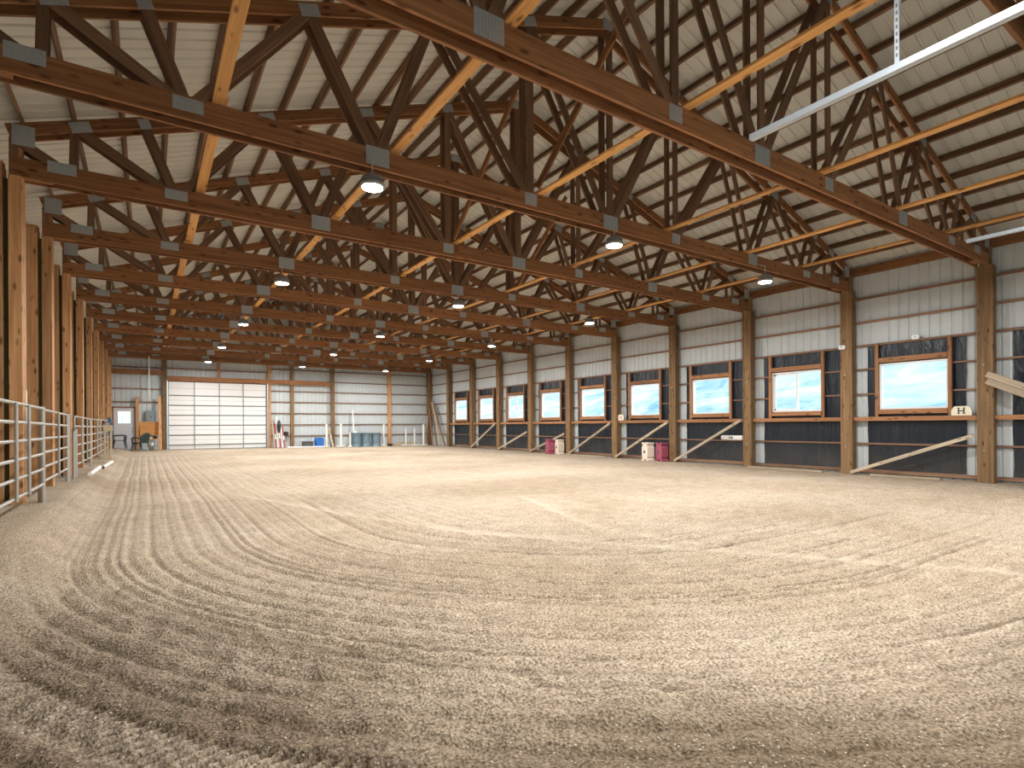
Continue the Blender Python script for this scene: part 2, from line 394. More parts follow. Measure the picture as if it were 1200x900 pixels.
    damp_shade = np.clip(damp_shade * (1 - 0.4 * np.clip(tm, 0, 1)) - deep * fade * 40 + np.clip(-groove, 0, 1) * fade * 0.22 * near + 0.7 * np.clip(-lugs, 0, 1), 0, 1)  # grooves and tread channels darkened as well
    ny, nx = X.shape
    co = np.stack([X, Y, z], -1).reshape(-1, 3).astype(np.float32)
    i = np.arange(ny * nx).reshape(ny, nx); q = np.stack([i[:-1, :-1], i[:-1, 1:], i[1:, 1:], i[1:, :-1]], -1).reshape(-1)
    me = bpy.data.meshes.new('floor'); me.vertices.add(ny * nx); me.vertices.foreach_set('co', co.ravel())
    nf = q.size // 4; me.loops.add(q.size); me.loops.foreach_set('vertex_index', q.astype(np.int32))
    me.polygons.add(nf); me.polygons.foreach_set('loop_start', np.arange(nf, dtype=np.int32) * 4)
    me.update(calc_edges=True)
    me.polygons.foreach_set('use_smooth', np.ones(nf, bool))
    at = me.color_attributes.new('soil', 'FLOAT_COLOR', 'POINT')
    c = np.zeros((ny * nx, 4), np.float32); c[:, 0] = damp_shade.ravel(); c[:, 1] = pale.ravel() * (1 - damp_shade.ravel()); c[:, 3] = 1
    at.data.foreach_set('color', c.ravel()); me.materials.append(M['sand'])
    tag(link('floor', me), kind='structure')
build_floor()

# ------------------------------------------------------------------ posts
def post(x0, x1, y, label, group, mat, top, seat=5.05, bolts=False, bside=-1):
    xc = (x0 + x1) / 2; zb = g(xc, y) - 0.12
    t = thing('wood_post', (xc, y, zb), label, 'post', group)
    w = x1 - x0
    bar('core_ply', (xc, y, zb), (xc, y, top), w, 0.17, mat, t, up=(0, 1, 0))
    for s in (-1, 1): bar('side_ply', (xc, y + s * 0.1205, zb), (xc, y + s * 0.1205, seat), w, 0.068, mat, t, up=(0, 1, 0))
    if bolts:
        for z in (g(xc, y) + 0.75, g(xc, y) + 2.75):
            MB().tube([(x0 - 0.012, y + 0.02, z), (x0 + 0.01, y + 0.02, z)], 0.014, 12).build('bolt_head', 'track', t)
    global LASTP; LASTP = t.name
    return t
NEAR = 'from the camera end'
for i in range(-1, 11):
    y = TY(i) if i < 10 else TY(10) - 0.04
    lb = ('tall timber post on the window wall, ' + ORD[i + 1] + ' ' + NEAR) if i < 10 else 'timber corner post where window wall meets the back wall'
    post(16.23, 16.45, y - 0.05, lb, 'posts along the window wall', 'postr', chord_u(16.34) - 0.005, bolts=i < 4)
for i in range(1, 11):
    y = TY(i) if i < 10 else TY(10) - 0.04
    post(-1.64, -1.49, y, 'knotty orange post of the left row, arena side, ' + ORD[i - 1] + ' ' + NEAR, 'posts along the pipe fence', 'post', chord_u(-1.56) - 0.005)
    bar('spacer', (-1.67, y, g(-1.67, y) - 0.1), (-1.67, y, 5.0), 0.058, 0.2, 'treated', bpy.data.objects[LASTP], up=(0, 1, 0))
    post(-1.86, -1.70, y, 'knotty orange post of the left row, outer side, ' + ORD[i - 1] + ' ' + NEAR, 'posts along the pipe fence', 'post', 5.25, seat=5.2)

# ------------------------------------------------------------------ trusses
BOT = [-8.25, -6.82, -4.5, -1.83, 0, 1.83, 4.5, 6.82, 8.25]
def make_truss():
    z0 = 5.05
    root = thing('roof_truss', (CX, 0, z0))
    def c(x): return chord_u(x + CX)
    bt = z0 + 0.28
    webs = []
    for s in (-1, 1):
        def W(xb, xt, d=0.13): webs.append(((s * xb, z0 + 0.13), (s * xt, c(s * xt) + 0.07), d))
        W(8.16, 8.14, 0.10); W(6.82, 8.10); W(6.82, 7.25); W(6.82, 5.42); W(4.5, 5.42, 0.14); W(4.5, 3.6); W(1.83, 3.6, 0.14); W(1.83, 1.83); W(0.06, 1.83, 0.14)
        webs.append(((s * 8.25, z0 + 0.2), (s * 8.85 + (0.15 if s > 0 else 0), c(8.85 if s < 0 else 9.0) + 0.0), 0.14))
        webs.append(((s * 8.83 + (0.17 if s > 0 else 0), z0 + 0.2), (s * 8.83 + (0.17 if s > 0 else 0), c(8.83 if s < 0 else 9.0) + 0.05), 0.09))
    webs.append(((0, z0 + 0.12), (0, c(0) + 0.02), 0.14))
    for ply in (-1, 1):
        y = ply * 0.108
        bar('bottom_chord', (CX - 8.88, y, z0 + 0.14), (CX + 9.05, y, z0 + 0.14), 0.042, 0.28, 'truss', root)
        for s in (-1, 1):
            bar('top_chord', (CX + s * 8.9 + (0.18 if s > 0 else 0), y, c(8.9 if s < 0 else 9.08) + 0.095), (CX, y, c(0) + 0.095), 0.040, 0.178, 'truss', root)
        for (xb, zb), (xt, zt), d in webs:
            bar('web', (CX + xb, y + ply * 0.001, zb), (CX + xt, y + ply * 0.001, zt), 0.036, d, 'web', root, up=(1, 0, 0) if abs(xb - xt) < 0.4 else (0, 0, 1), bev=0.003)
    yp = -0.108 - 0.0235
    def plate(x, z, w, h, slope=0.0, par=root):
        m = MB(); R = Matrix.Translation((CX + x, yp, z)) @ Matrix.Rotation(-math.atan(slope), 4, 'Y')
        m.box((-w / 2, -0.002, -h / 2), (w / 2, 0.002, h / 2), mw=R)
        n = int(w / 0.035)
        for k in range(n):   # pressed ribs of the toothed plate
            u = -w / 2 + (k + 0.5) * w / n; m.box((u - 0.005, -0.0045, -h / 2 + 0.01), (u + 0.005, -0.002, h / 2 - 0.01), mw=R)
        m.build('gusset_plate', 'galv', par)
    for x in BOT:
        big = abs(x) in (4.5, 0)
        if abs(x) == 8.25: plate(x * 1.004, z0 + 0.235, 0.34, 0.17)
        elif abs(x) == 6.82: plate(x, z0 + 0.17, 0.32, 0.16)
        elif x == 0: plate(x, z0 + 0.13, 0.36, 0.25)
        elif abs(x) == 4.5: plate(x, z0 + 0.17, 0.34, 0.26)
        else: plate(x, z0 + 0.16, 0.24, 0.20)
    for x in (8.06, 7.25, 5.42, 3.6, 1.83):
        for s in (-1, 1): plate(s * x, c(x) + 0.07, 0.26 if x != 7.25 else 0.16, 0.16, -s * PITCH)
    plate(0, c(0) + 0.06, 0.34, 0.2)
    for s in (-1, 1): plate(s * 8.72 + (0.17 if s > 0 else 0), c(8.72 if s < 0 else 8.89) - 0.01, 0.26, 0.3)
    for s in (-1, 1):
        x = s * 8.25
        bar('end_block', (CX + s * 8.40, 0, z0 + 0.12), (CX + s * 8.78, 0, z0 + 0.12), 0.14, 0.2, 'truss', root)
    return root
TR = make_truss()
PLACE = {-1: 'crossing the top right corner overhead', 0: 'nearest full span overhead', 10: 'against the back wall, farthest of the row'}
for i in range(-1, 11):
    y = TY(i) if i < 10 else TY(10) - 0.04
    d = Matrix.Translation((0, y, 0))
    t = TR if i == -1 else world_copy(TR, d)
    tag(t, 'brown doubled timber roof truss, ' + PLACE.get(i, ORD[i + 1] + ' ' + NEAR), 'roof truss', 'roof trusses spanning the arena')
    if i == -1: yfirst = y
TR.location.y = yfirst; WM[TR.name] = Matrix.Translation((0, yfirst, 0)) @ WM[TR.name]

# purlins, one row after another up each slope
for side, xs in (('left', [-2.1 + 0.6 * k for k in range(16)]), ('right', [7.55 + 0.6 * k for k in range(15)])):
    n = len(xs)
    for k, x in enumerate(xs):
        zc = chord_u(x) + 0.192 + 0.07
        o = bar('roof_purlin', (x, FRONT + 0.05, zc), (x, BACK - 0.05, zc), 0.05, 0.14, 'purlin',
                up=(PITCH * (1 if x > CX else -1) * 1.0, 0, 1))
        num = k if side == 'left' else n - 1 - k
        tag(o, 'dark purlin under the %s roof slope, %s row up from the eave' % (side, ORD[num]), 'purlin', 'purlins under the ' + side + ' roof slope')

# long flat braces lying on the bottom chords
for r, x in enumerate((0.75, 3.0, 5.62, 8.88, 11.55, 13.85)):
    j = 0
    for a in range(-1, 10, 2):
        y0 = TY(a) - 0.22 - (r % 2) * S; y1 = y0 + 2 * S + 0.42
        y0 = max(y0, FRONT + 0.1); y1 = min(y1, BACK - 0.3)
        zz = 5.33 + 0.02 + (0.039 if j % 2 else 0)
        o = bar('brace_board', (x + (0.03 if j % 2 else 0), y0, zz), (x + (0.03 if j % 2 else 0), y1, zz), 0.14, 0.038, 'brace')
        tag(o, 'orange brace board laid across the trusses, %s row from left, %s length from camera' % (ORD[r], ORD[j]), 'brace board', 'long braces laid along the trusses')
        j += 1
# sloping sway braces between neighbouring trusses
for n_, (x, a, yb, yt, zt) in enumerate(((5.52, 1, TY(1), TY(0) + 0.45, 7.35), (5.52, 2, TY(2), TY(1) + 0.45, 7.35), (9.15, 3, TY(3), TY(2) + 0.45, 7.35))):
    o = bar('sway_brace', (x, yb - 0.18, 5.42), (x, yt, zt), 0.04, 0.13, 'truss')
    tag(o, 'single sloping sway brace rising from the %s truss %s' % (ORD[a + 1], NEAR), 'brace', 'sway braces between trusses')

# ------------------------------------------------------------------ lamps
LAMP_W = 215
ROWS = ((2.62, 'left'), (7.2, 'middle'), (12.0, 'right'))
def lamp_pos(x, i): return Vector((x, TY(i) - 0.27, 4.70))
def make_lamp():
    p0 = lamp_pos(ROWS[0][0], 1); t = thing('pendant_light', p0); T = WM[t.name]
    def B(name, m, mat, smooth=True): m.bm.transform(T @ Matrix.Scale(1.4, 4)); m.build(name, mat, t, smooth)
    B('housing', MB().lathe([(0.105, 0.0), (0.118, 0.012), (0.118, 0.035), (0.09, 0.05), (0.085, 0.10), (0.05, 0.125), (0.02, 0.14)]), 'lamp')
    B('heat_sink', MB().lathe([(0.088, 0.052), (0.108, 0.056), (0.108, 0.064), (0.09, 0.068), (0.09, 0.074), (0.104, 0.078), (0.104, 0.086), (0.088, 0.09), (0.088, 0.096), (0.098, 0.1), (0.06, 0.112)]), 'lamp')
    B('lens', MB().lathe([(0.098, -0.008), (0.1, 0.0), (0.02, 0.001)]), 'lens')
    B('hanger', MB().tube([(0, 0, 0.13), (0, 0, 0.27), (0, 0.10, 0.30)], 0.007, 8), 'track')
    return t
LP = make_lamp()
for k, i in enumerate((1, 3, 5, 7, 9, -1)):  # last row is out of view, added to brighten the foreground
    for x, nm in ROWS:
        t = LP if (k == 0 and nm == 'left') else world_copy(LP, Matrix.Translation(lamp_pos(x, i) - lamp_pos(ROWS[0][0], 1)))
        tag(t, ('glowing round pendant lamp below a truss, %s row, %s lamp %s' % (nm, ORD[k], NEAR)) if i > 0 else 'unseen round pendant lamp added to light the foreground, %s row' % nm, 'lamp', 'pendant lamps below the trusses')
        ld = bpy.data.lights.new('lamp beam', 'AREA'); ld.shape = 'DISK'; ld.size = 0.27; ld.energy = LAMP_W
        ld.color = (1.0, 0.975, 0.94)
        lo = bpy.data.objects.new('lamp_beam', ld); COL.objects.link(lo); lo.parent = t; lo.location = (0, 0, -0.014)

# ------------------------------------------------------------------ right wall framing
def per_bay(k): return TY(k) + 0.108, TY(k + 1) - 0.208
GX0, GX1 = 16.455, 16.495
for z, nm in ((0.845, 'lowest'), (3.53, 'level with the window tops'), (4.18, 'second from the top'), (4.83, 'topmost')):
    o = bar('wall_girt', (16.475, FRONT + 0.05, z), (16.475, 35.15, z), 0.04, 0.05 if z < 1 else 0.06, 'girt')
    tag(o, 'long brown girt along the window wall, ' + nm, 'girt', 'girts along the window wall')
o = bar('eave_beam', (16.480, FRONT + 0.05, 5.60), (16.480, 35.15, 5.60), 0.05, 0.24, 'truss')
tag(o, 'deep brown beam under the right eave above the window wall', 'beam')
for j, z in enumerate((1.52, 2.2, 2.88)):
    a, b = per_bay(9)
    o = bar('wall_girt', (16.475, a, z), (16.475, b, z), 0.04, 0.06, 'girt')
    tag(o, 'short girt in the windowless corner bay, ' + ('lowest', 'middle', 'upper')[j] + ' of three', 'girt', 'girts in the corner bay')
for n_, (k, yc) in enumerate(WIN):
    a, b = per_bay(k); nth = ORD[n_]
    o = bar('ledge_board', (16.385, a - 0.004, 1.52), (16.385, b + 0.004, 1.52), 0.132, 0.11, 'stud')
    tag(o, 'thick orange ledge board below the %s window %s' % (nth, NEAR), 'ledge', 'ledge boards between the wall posts')
    o = bar('kick_board', (16.475, a, g(16, yc) + 0.10), (16.475, b, g(16, yc) + 0.10), 0.04, 0.09, 'girt')
    tag(o, 'low dusty kick board at the wall foot below the %s window %s' % (nth, NEAR), 'board', 'kick boards along the window wall')
    for z, zn in ((2.2, 'lower'), (2.88, 'upper')):
        for s, (p, q), sn in ((0, (a - 0.1, yc - WH - 0.05), 'camera'), (1, (yc + WH + 0.05, b + 0.1), 'far')):
            o = bar('short_girt', (16.475, p, z), (16.475, q, z), 0.038, 0.045, 'girt')
            tag(o, '%s short girt on the %s side of the %s window %s' % (zn, sn, nth, NEAR), 'girt', 'short girts beside the windows')
    # window: vinyl frame, glass, rough lumber surround
    w = thing('window_%d' % (n_ + 1), (16.480, yc, WZ0), kind='structure')
    for s in (-1, 1):
        bar('stud', (16.415, yc + s * (WH + 0.045), 1.58), (16.415, yc + s * (WH + 0.045), 3.52), 0.075, 0.08, 'stud', w, up=(0, 1, 0))
    bar('header', (16.415, yc - WH, WZ1 + 0.09), (16.415, yc + WH, WZ1 + 0.09), 0.09, 0.13, 'stud', w)
    bar('sill_board', (16.415, yc - WH, WZ0 - 0.065), (16.415, yc + WH, WZ0 - 0.065), 0.09, 0.12, 'stud', w)
    m = MB(); f = 0.045
    for (p, q) in (((yc - WH, WZ0), (yc - WH + f, WZ1)), ((yc + WH - f, WZ0), (yc + WH, WZ1)), ((yc - WH + f, WZ0), (yc + WH - f, WZ0 + f)), ((yc - WH + f, WZ1 - f), (yc + WH - f, WZ1))):
        m.box((16.450, p[0], p[1]), (16.580, q[0], q[1]))
    m.build('window_frame', 'vinyl', w)
    MB().box((16.515, yc - WH + f, WZ0 + f), (16.521, yc + WH - f, WZ1 - f)).build('pane', 'glass', w)
    if k in (1, 6):
        m = MB(); m.box((16.480, yc - 0.03, WZ0 + f), (16.555, yc + 0.03, WZ1 - f))
        m.box((16.480, yc, WZ0 + f), (16.510, yc + WH - f, WZ0 + f + 0.05)); m.box((16.480, yc, WZ1 - f - 0.05), (16.510, yc + WH - f, WZ1 - f)); m.box((16.480, yc + WH - f - 0.05, WZ0 + f), (16.510, yc + WH - f, WZ1 - f))
        m.build('sliding_sash', 'vinyl', w)
    # black sheet with a window cut-out, torn edges
    rs = random.Random(40 + k); m = MB(); x = 16.502
    y0 = a + (0.27 if k in (0,) else 0.02); y1 = b - 0.28
    zb, zt = g(16, yc) + 0.13, 3.50
    ys = [y0, yc - WH - 0.02] + [yc - WH + 2 * WH * q / 6 for q in range(1, 6)] + [yc + WH + 0.02, y1]
    zs = [zb, 0.4, 0.8, 1.2, WZ0 - 0.02, 2.2, 2.6, WZ1 + 0.02, zt]
    vs = {}
    def V(i, j):
        if (i, j) not in vs:
            jy = rs.uniform(-0.012, 0.012) if i in (0, len(ys) - 1) else 0
            vs[(i, j)] = m.bm.verts.new((x + rs.uniform(-0.004, 0.006), ys[i] + jy, zs[j]))
        return vs[(i, j)]
    for i in range(len(ys) - 1):
        for j in range(len(zs) - 1):
            if 1 <= i <= len(ys) - 3 and 4 <= j <= 6: continue
            m.bm.faces.new((V(i, j), V(i + 1, j), V(i + 1, j + 1), V(i, j + 1)))
    o = m.build('plastic_sheet', 'sheet')
    so = o.modifiers.new('thick', 'SOLIDIFY'); so.thickness = 0.003
    tag(o, 'black plastic sheet behind the girts around the %s window %s' % (nth, NEAR), 'plastic sheet', 'black plastic sheets on the window wall')

# diagonal planks leaning along the foot of the window wall
def plank(name, p, q, w, h, mat, label, cat='plank', group='loose planks by the window wall', up=(1, 0, 0)):
    return tag(bar(name, p, q, w, h, mat, None, up, 0.006), label, cat, group)
for k, zt, mt in ((0, 1.1, 'pale'), (2, 1.52, 'pale'), (3, 1.48, 'pale'), (4, 1.46, 'pale'), (5, 1.0, 'pale'), (6, 1.05, 'pale'), (7, 1.5, 'pale')):
    yb, yt = TY(k + 1) - 0.18, TY(k) + 0.15
    plank('leaning_plank', (16.160, yb, g(16.080, yb) + 0.05), (16.180, yt, zt), 0.09, 0.05, mt,
          'pale dusty plank leaning diagonally below the %s window %s' % (ORD[k + 1], NEAR))
for j, dz in enumerate((0.0, -0.16)):
    plank('leaning_plank', (16.160, TY(0) - 0.10, 2.52 + dz), (16.030, 2.3, 1.40 + dz * 1.2), 0.14, 0.04, 'pale',
          'grey plank slanting down beside the nearest wall post, %s of the pair' % ('upper', 'lower')[j])
for k, y0, y1, x, nm in ((0, TY(0) + 0.75, TY(0) + 2.3, 16.040, 'second'), (1, TY(1) + 0.5, TY(2) - 0.2, 16.060, 'third'), (4, TY(4) + 0.25, TY(5) - 0.1, 16.040, 'sixth')):
    plank('ground_plank', (x, y0, g(x, y0) + 0.03), (x, y1, g(x, y1) + 0.03), 0.10, 0.06, 'pale',
          'pale plank lying on the sand below the %s window %s' % (nm, NEAR), up=(0, 0, 1))
# leaning lumber in the far right corner
for j, (x, y, xt, yt, zt, mt) in enumerate(((15.700, 34.3, 16.100, 34.70, 2.1, 'pale'), (15.940, 33.6, 16.160, 34.6, 2.6, 'girt'), (16.000, 33.1, 16.170, 34.45, 3.3, 'postr'), (16.060, 32.6, 16.170, 34.2, 3.0, 'pale'), (16.100, 32.1, 16.170, 33.9, 2.8, 'girt'))):
    plank('leaning_plank', (x, y, g(x, y) + 0.04), (xt, yt, zt), 0.14, 0.04, mt, 'board leaning into the far right corner, %s from the left' % ORD[j], group='boards leaning in the corner')

# letter board, sensor boxes, package
t = thing('letter_board', (16.300, TY(0) + 0.42, 1.575), 'small ivory board with a black H on the ledge', 'sign')
yb = TY(0) + 0.42
MB().prism([(yb - 0.20, 1.576), (yb + 0.20, 1.576), (yb + 0.20, 1.70), (yb + 0.14, 1.80), (yb - 0.14, 1.80), (yb - 0.20, 1.70)], 16.300, 16.320, 'x').build('board', 'ivory', t)
m = MB()
for a, b, c, d in ((yb - 0.065, yb - 0.04, 1.62, 1.76), (yb + 0.04, yb + 0.065, 1.62, 1.76), (yb - 0.04, yb + 0.04, 1.678, 1.702)): m.box((16.293, a, c), (16.300, b, d))
m.box((16.293, yb - 0.08, 1.618), (16.300, yb - 0.025, 1.632)); m.box((16.293, yb + 0.025, 1.618), (16.300, yb + 0.08, 1.632))
m.box((16.293, yb - 0.08, 1.748), (16.300, yb - 0.025, 1.762)); m.box((16.293, yb + 0.025, 1.748), (16.300, yb + 0.08, 1.762))
m.build('letter', 'black', t)
yb = TY(4) - 0.36
t = thing('letter_board', (16.300, yb, 1.575), 'small ivory board with reddish marks on a far ledge', 'sign')
MB().prism([(yb - 0.17, 1.576), (yb + 0.17, 1.576), (yb + 0.17, 1.74), (yb + 0.11, 1.82), (yb - 0.11, 1.82), (yb - 0.17, 1.74)], 16.300, 16.320, 'x').build('board', 'ivory', t)
m = MB(); m.box((16.293, yb - 0.05, 1.63), (16.300, yb - 0.03, 1.76)); m.box((16.293, yb - 0.03, 1.70), (16.300, yb + 0.05, 1.72)); m.build('mark', 'red', t)
for nm, p, lb in (('a', (16.420, 6.02, 3.60), 'small white sensor box on the girt above the second window'), ('b', (16.200, TY(1) + 0.03, 3.52), 'small white sensor box high on the third wall post')):
    t = thing('sensor_box', p, lb, 'sensor')
    MB().box((p[0] - 0.045, p[1] - 0.085, p[2] - 0.055), (p[0] + 0.025, p[1] + 0.085, p[2] + 0.055), 0.01).build('case', 'vinyl', t)
    MB().tube([(p[0] - 0.052, p[1], p[2]), (p[0] - 0.044, p[1], p[2])], 0.018, 12).build('lens', 'grey', t)
y = TY(2) + 0.62
t = thing('feed_bag', (16.400, y, 0.875), 'white printed paper bag lying on a low girt', 'bag')
m = MB(); m.box((16.360, y - 0.42, 0.87), (16.490, y + 0.42, 1.02), 0.03); m.build('bag', 'pvc', t, True)
m = MB(); m.box((16.352, y - 0.06, 0.91), (16.361, y + 0.02, 0.98)); m.box((16.352, y + 0.05, 0.91), (16.361, y + 0.09, 0.98)); m.build('print', 'dark', t)

# moulded jump blocks with notched ears and feet
def jump_block(x, y, rz, mat, label):
    z = g(x, y) + 0.0
    t = thing('jump_block', (x, y, z), label, 'jump block', 'plastic jump blocks by the window wall', rz)
    R = WM[t.name]
    W = 0.19
    pts = [(-W, 0), (-W * .35, 0), (-W * .28, .07), (W * .28, .07), (W * .35, 0), (W, 0), (W * 1.05, .05), (W * .75, .12), (W, .17), (W, .52), (W * .72, .57), (W * .72, .62), (W * 1.0, .66), (W * 1.0, .70),
           (W * .45, .70), (W * .3, .62), (-W * .3, .62), (-W * .45, .70), (-W, .70), (-W * 1.0, .66), (-W * .72, .62), (-W * .72, .57), (-W, .52), (-W, .17), (-W * .75, .12), (-W * 1.05, .05)]
    m = MB(); m.prism(pts, -0.15, 0.15); m.bm.transform(R); m.build('body', mat, t)
    m = MB()
    for s in (-1, 1): m.tube([R @ Vector((s * 0.02, -0.153 if s < 0 else 0.148, .34)), R @ Vector((s * 0.02, -0.148 if s < 0 else 0.153, .34))], 0.06, 20)
    m.build('cup_hole', 'dark', t)
jump_block(16.160, 14.15, 1.35, 'pink', 'raspberry plastic jump block standing beside a wall post, right of its cream twin')
jump_block(15.960, 14.66, 1.35, 'cream', 'cream plastic jump block in front of a leaning plank, nearer pair')
jump_block(16.130, 20.28, 1.35, 'cream', 'cream plastic jump block beside a wall post, farther pair')
jump_block(15.940, 20.78, 1.35, 'pink', 'raspberry plastic jump block left of its cream twin, farther pair')

# ------------------------------------------------------------------ back wall framing
def bgirt(x0, x1, z, label, h=0.06):
    tag(bar('wall_girt', (x0, 35.25, z), (x1, 35.25, z), 0.04, h, 'girt'), label, 'girt', 'girts across the back wall')
for j, z in enumerate((0.845, 1.52, 2.2, 2.88, 3.53, 4.18, 4.83)):
    bgirt(6.12, 16.36, z, 'girt across the back wall right of the overhead door, %s from the ground' % ORD[j])
for j, z in enumerate((2.75, 3.45, 4.60)):
    bgirt(-1.6, 0.75, z, 'girt across the back wall above the walk door, %s from below' % ORD[j])
bgirt(0.95, 6.0, 4.60, 'girt across the back wall above the overhead door')
def bpost(x, w, z0, z1, label, mat='post'):
    o = bar('wall_stud', (x, 35.12, z0), (x, 35.12, z1), w, 0.16, mat, up=(0, 1, 0)); tag(o, label, 'post', 'posts on the back wall')
bpost(0.83, 0.22, g(0.8, 35) - 0.1, 5.03, 'timber post left of the overhead door', 'postr')
bpost(6.06, 0.17, g(6, 35) - 0.1, 5.03, 'timber post right of the overhead door', 'post')
bpost(7.35, 0.20, g(7.3, 35) - 0.1, 5.03, 'timber post on the back wall behind the leaning poles', 'postr')
bpost(9.77, 0.22, g(9.7, 35) - 0.1, 5.03, 'timber post on the back wall behind the white standards', 'postr')
bpost(13.5, 0.22, g(13.5, 35) - 0.1, 5.03, 'timber post on the back wall right of the drums', 'post')
bpost(3.42, 0.14, 4.19, 5.03, 'short stud above the overhead door', 'post')
bpost(-0.40, 0.14, g(-0.4, 35) - 0.1, 3.02, 'timber stud beside the walk door', 'post')
tag(bar('door_beam', (-1.5, 34.99, 4.33), (0.71, 34.99, 4.33), 0.06, 0.26, 'truss'), 'short header beam above the walk door bay', 'beam')
tag(bar('door_beam', (0.96, 34.99, 4.05), (9.64, 34.99, 4.05), 0.06, 0.26, 'truss'), 'long header beam above the white overhead door', 'beam')
tag(bar('eave_beam', (-1.4, 34.88, 5.13), (16.2, 34.88, 5.13), 0.05, 0.14, 'truss'), 'dark beam across the top of the back wall', 'beam')

# overhead door
d = thing('door_1', (3.45, 35.15, 0.2), kind='structure')
zs = [0.20, 0.44, 0.98, 1.52, 2.07, 2.61, 3.15, 3.92]
for a, b in zip(zs, zs[1:]):
    pnl = MB().box((DX0 + 0.01, 35.15, a + 0.012), (DX1 - 0.01, 35.19, b - 0.012), 0.006)
    o = pnl.build('door_panel', 'doorw', d)
    m = MB(); m.box((DX0 + 0.01, 35.125, b - 0.035), (DX1 - 0.01, 35.15, b + 0.01)); m.build('strut', 'dark', o)
    m = MB(); zz = (a + b) / 2
    m.box((DX0 + 0.01, 35.145, zz - 0.006), (DX1 - 0.01, 35.15, zz + 0.006)); m.build('panel_groove', 'grey', o)
for k in range(5):
    x = DX0 + 0.03 + (DX1 - DX0 - 0.06) * k / 4
    MB().box((x - 0.02, 35.11, 0.2), (x + 0.02, 35.125, 3.9)).build('stile', 'grey', d)
for x in (DX0 - 0.04, DX1 + 0.03):
    MB().box((x - 0.02, 35.0, 0.15), (x + 0.02, 35.06, 3.95)).build('door_track', 'track', d)
# walk door
d = thing('door_2', (-0.96, 35.2, 0.31), kind='structure')
m = MB(); gx0, gx1, gz0, gz1 = -1.23, -0.70, 1.62, 2.24
for a, b in (((MX0, MZ0), (gx0, MZ1)), ((gx1, MZ0), (MX1, MZ1)), ((gx0, MZ0), (gx1, gz0)), ((gx0, gz1), (gx1, MZ1))): m.box((a[0], 35.2, a[1]), (b[0], 35.245, b[1]))
m.build('door_leaf', 'manw', d)
MB().box((gx0, 35.215, gz0), (gx1, 35.221, gz1)).build('pane', 'glass', d)
m = MB()
for a, b in (((gx0 - .02, gz0 - .02), (gx0, gz1 + .02)), ((gx1, gz0 - .02), (gx1 + .02, gz1 + .02)), ((gx0, gz0 - .02), (gx1, gz0)), ((gx0, gz1), (gx1, gz1 + .02)), ((-1.04, gz0), (-1.02, gz1))): m.box((a[0], 35.19, a[1]), (b[0], 35.2, b[1]))
m.build('window_frame', 'vinyl', d)
m = MB()
for a, b in (((MX0 - .06, MZ0 - .2), (MX0 + .02, MZ1 + .06)), ((MX1 - .02, MZ0 - .2), (MX1 + .04, MZ1 + .06)), ((MX0 - .06, MZ1), (MX1 + .04, MZ1 + .08))): m.box((a[0], 35.17, a[1]), (b[0], 35.3, b[1]))
m.build('door_frame', 'girt', d)
MB().tube([(-0.60, 35.12, 1.20), (-0.60, 35.2, 1.20)], 0.028, 14).build('door_handle', 'dark', d)
MB().tube([(-0.60, 35.17, 1.36), (-0.60, 35.2, 1.36)], 0.026, 14).build('deadbolt', 'dark', d)
# small window in the lean-to bay and an unseen window strip added to bring daylight onto the back wall
w = thing('window_11', (-4.75, BACK, BZ0), kind='structure')
m = MB()
for a, b in (((BX0, BZ0), (BX0 + .06, BZ1)), ((BX1 - .06, BZ0), (BX1, BZ1)), ((BX0, BZ0), (BX1, BZ0 + .06)), ((BX0, BZ1 - .06), (BX1, BZ1)), ((-4.78, BZ0), (-4.72, BZ1))): m.box((a[0], 35.27, a[1]), (b[0], 35.36, b[1]))
m.build('window_frame', 'vinyl', w); MB().box((BX0 + .06, 35.31, BZ0 + .06), (BX1 - .06, 35.316, BZ1 - .06)).build('pane', 'glass', w)
w = thing('window_12', (LEFT, 30.5, LZ0), kind='structure')
m = MB()
for a, b in (((LY0, LZ0), (LY0 + .08, LZ1)), ((LY1 - .08, LZ0), (LY1, LZ1)), ((LY0, LZ0), (LY1, LZ0 + .08)), ((LY0, LZ1 - .08), (LY1, LZ1)), ((29.46, LZ0), (29.54, LZ1)), ((31.46, LZ0), (31.54, LZ1))): m.box((LEFT - .05, a[0], a[1]), (LEFT + .05, b[0], b[1]))
m.build('window_frame', 'vinyl', w); MB().box((LEFT - .004, LY0 + .08, LZ0 + .08), (LEFT + .003, LY1 - .08, LZ1 - .08)).build('pane', 'glass', w)

# ------------------------------------------------------------------ things along the back wall
gb = lambda x, y=34.6: g(x, y)
# electrical panel, plywood, plank, conduit
t = thing('electric_panel', (0.20, 35.12, 1.66), 'grey electrical panel box above the plywood board', 'electrical panel')
MB().box((-0.04, 35.10, 1.66), (0.43, 35.22, 2.30), 0.008).build('cabinet', 'grey', t)
MB().box((-0.01, 35.088, 1.70), (0.40, 35.10, 2.26)).build('panel_door', 'grey', t)
MB().box((0.17, 35.075, 1.93), (0.24, 35.088, 1.97)).build('latch', 'black', t)
tag(bar('plywood_board', (-0.30, 35.06, 1.34), (0.56, 35.06, 1.34), 0.02, 0.72, 'ply'), 'orange plywood sheet fixed below the grey electrical panel', 'board')
tag(bar('leaning_plank', (0.62, 34.72, gb(0.6) + 0.02), (0.60, 34.93, 3.1), 0.14, 0.05, 'post', None, (0, 1, 0)), 'tall pale orange plank leaning beside the overhead door', 'plank')
tag(MB().tube([(0.13, 34.83, 3.05), (0.13, 34.83, 5.14)], 0.03, 10).build('white_conduit', 'pvc', None, True), 'white pipe hanging from the last beams near the walk door', 'pipe')
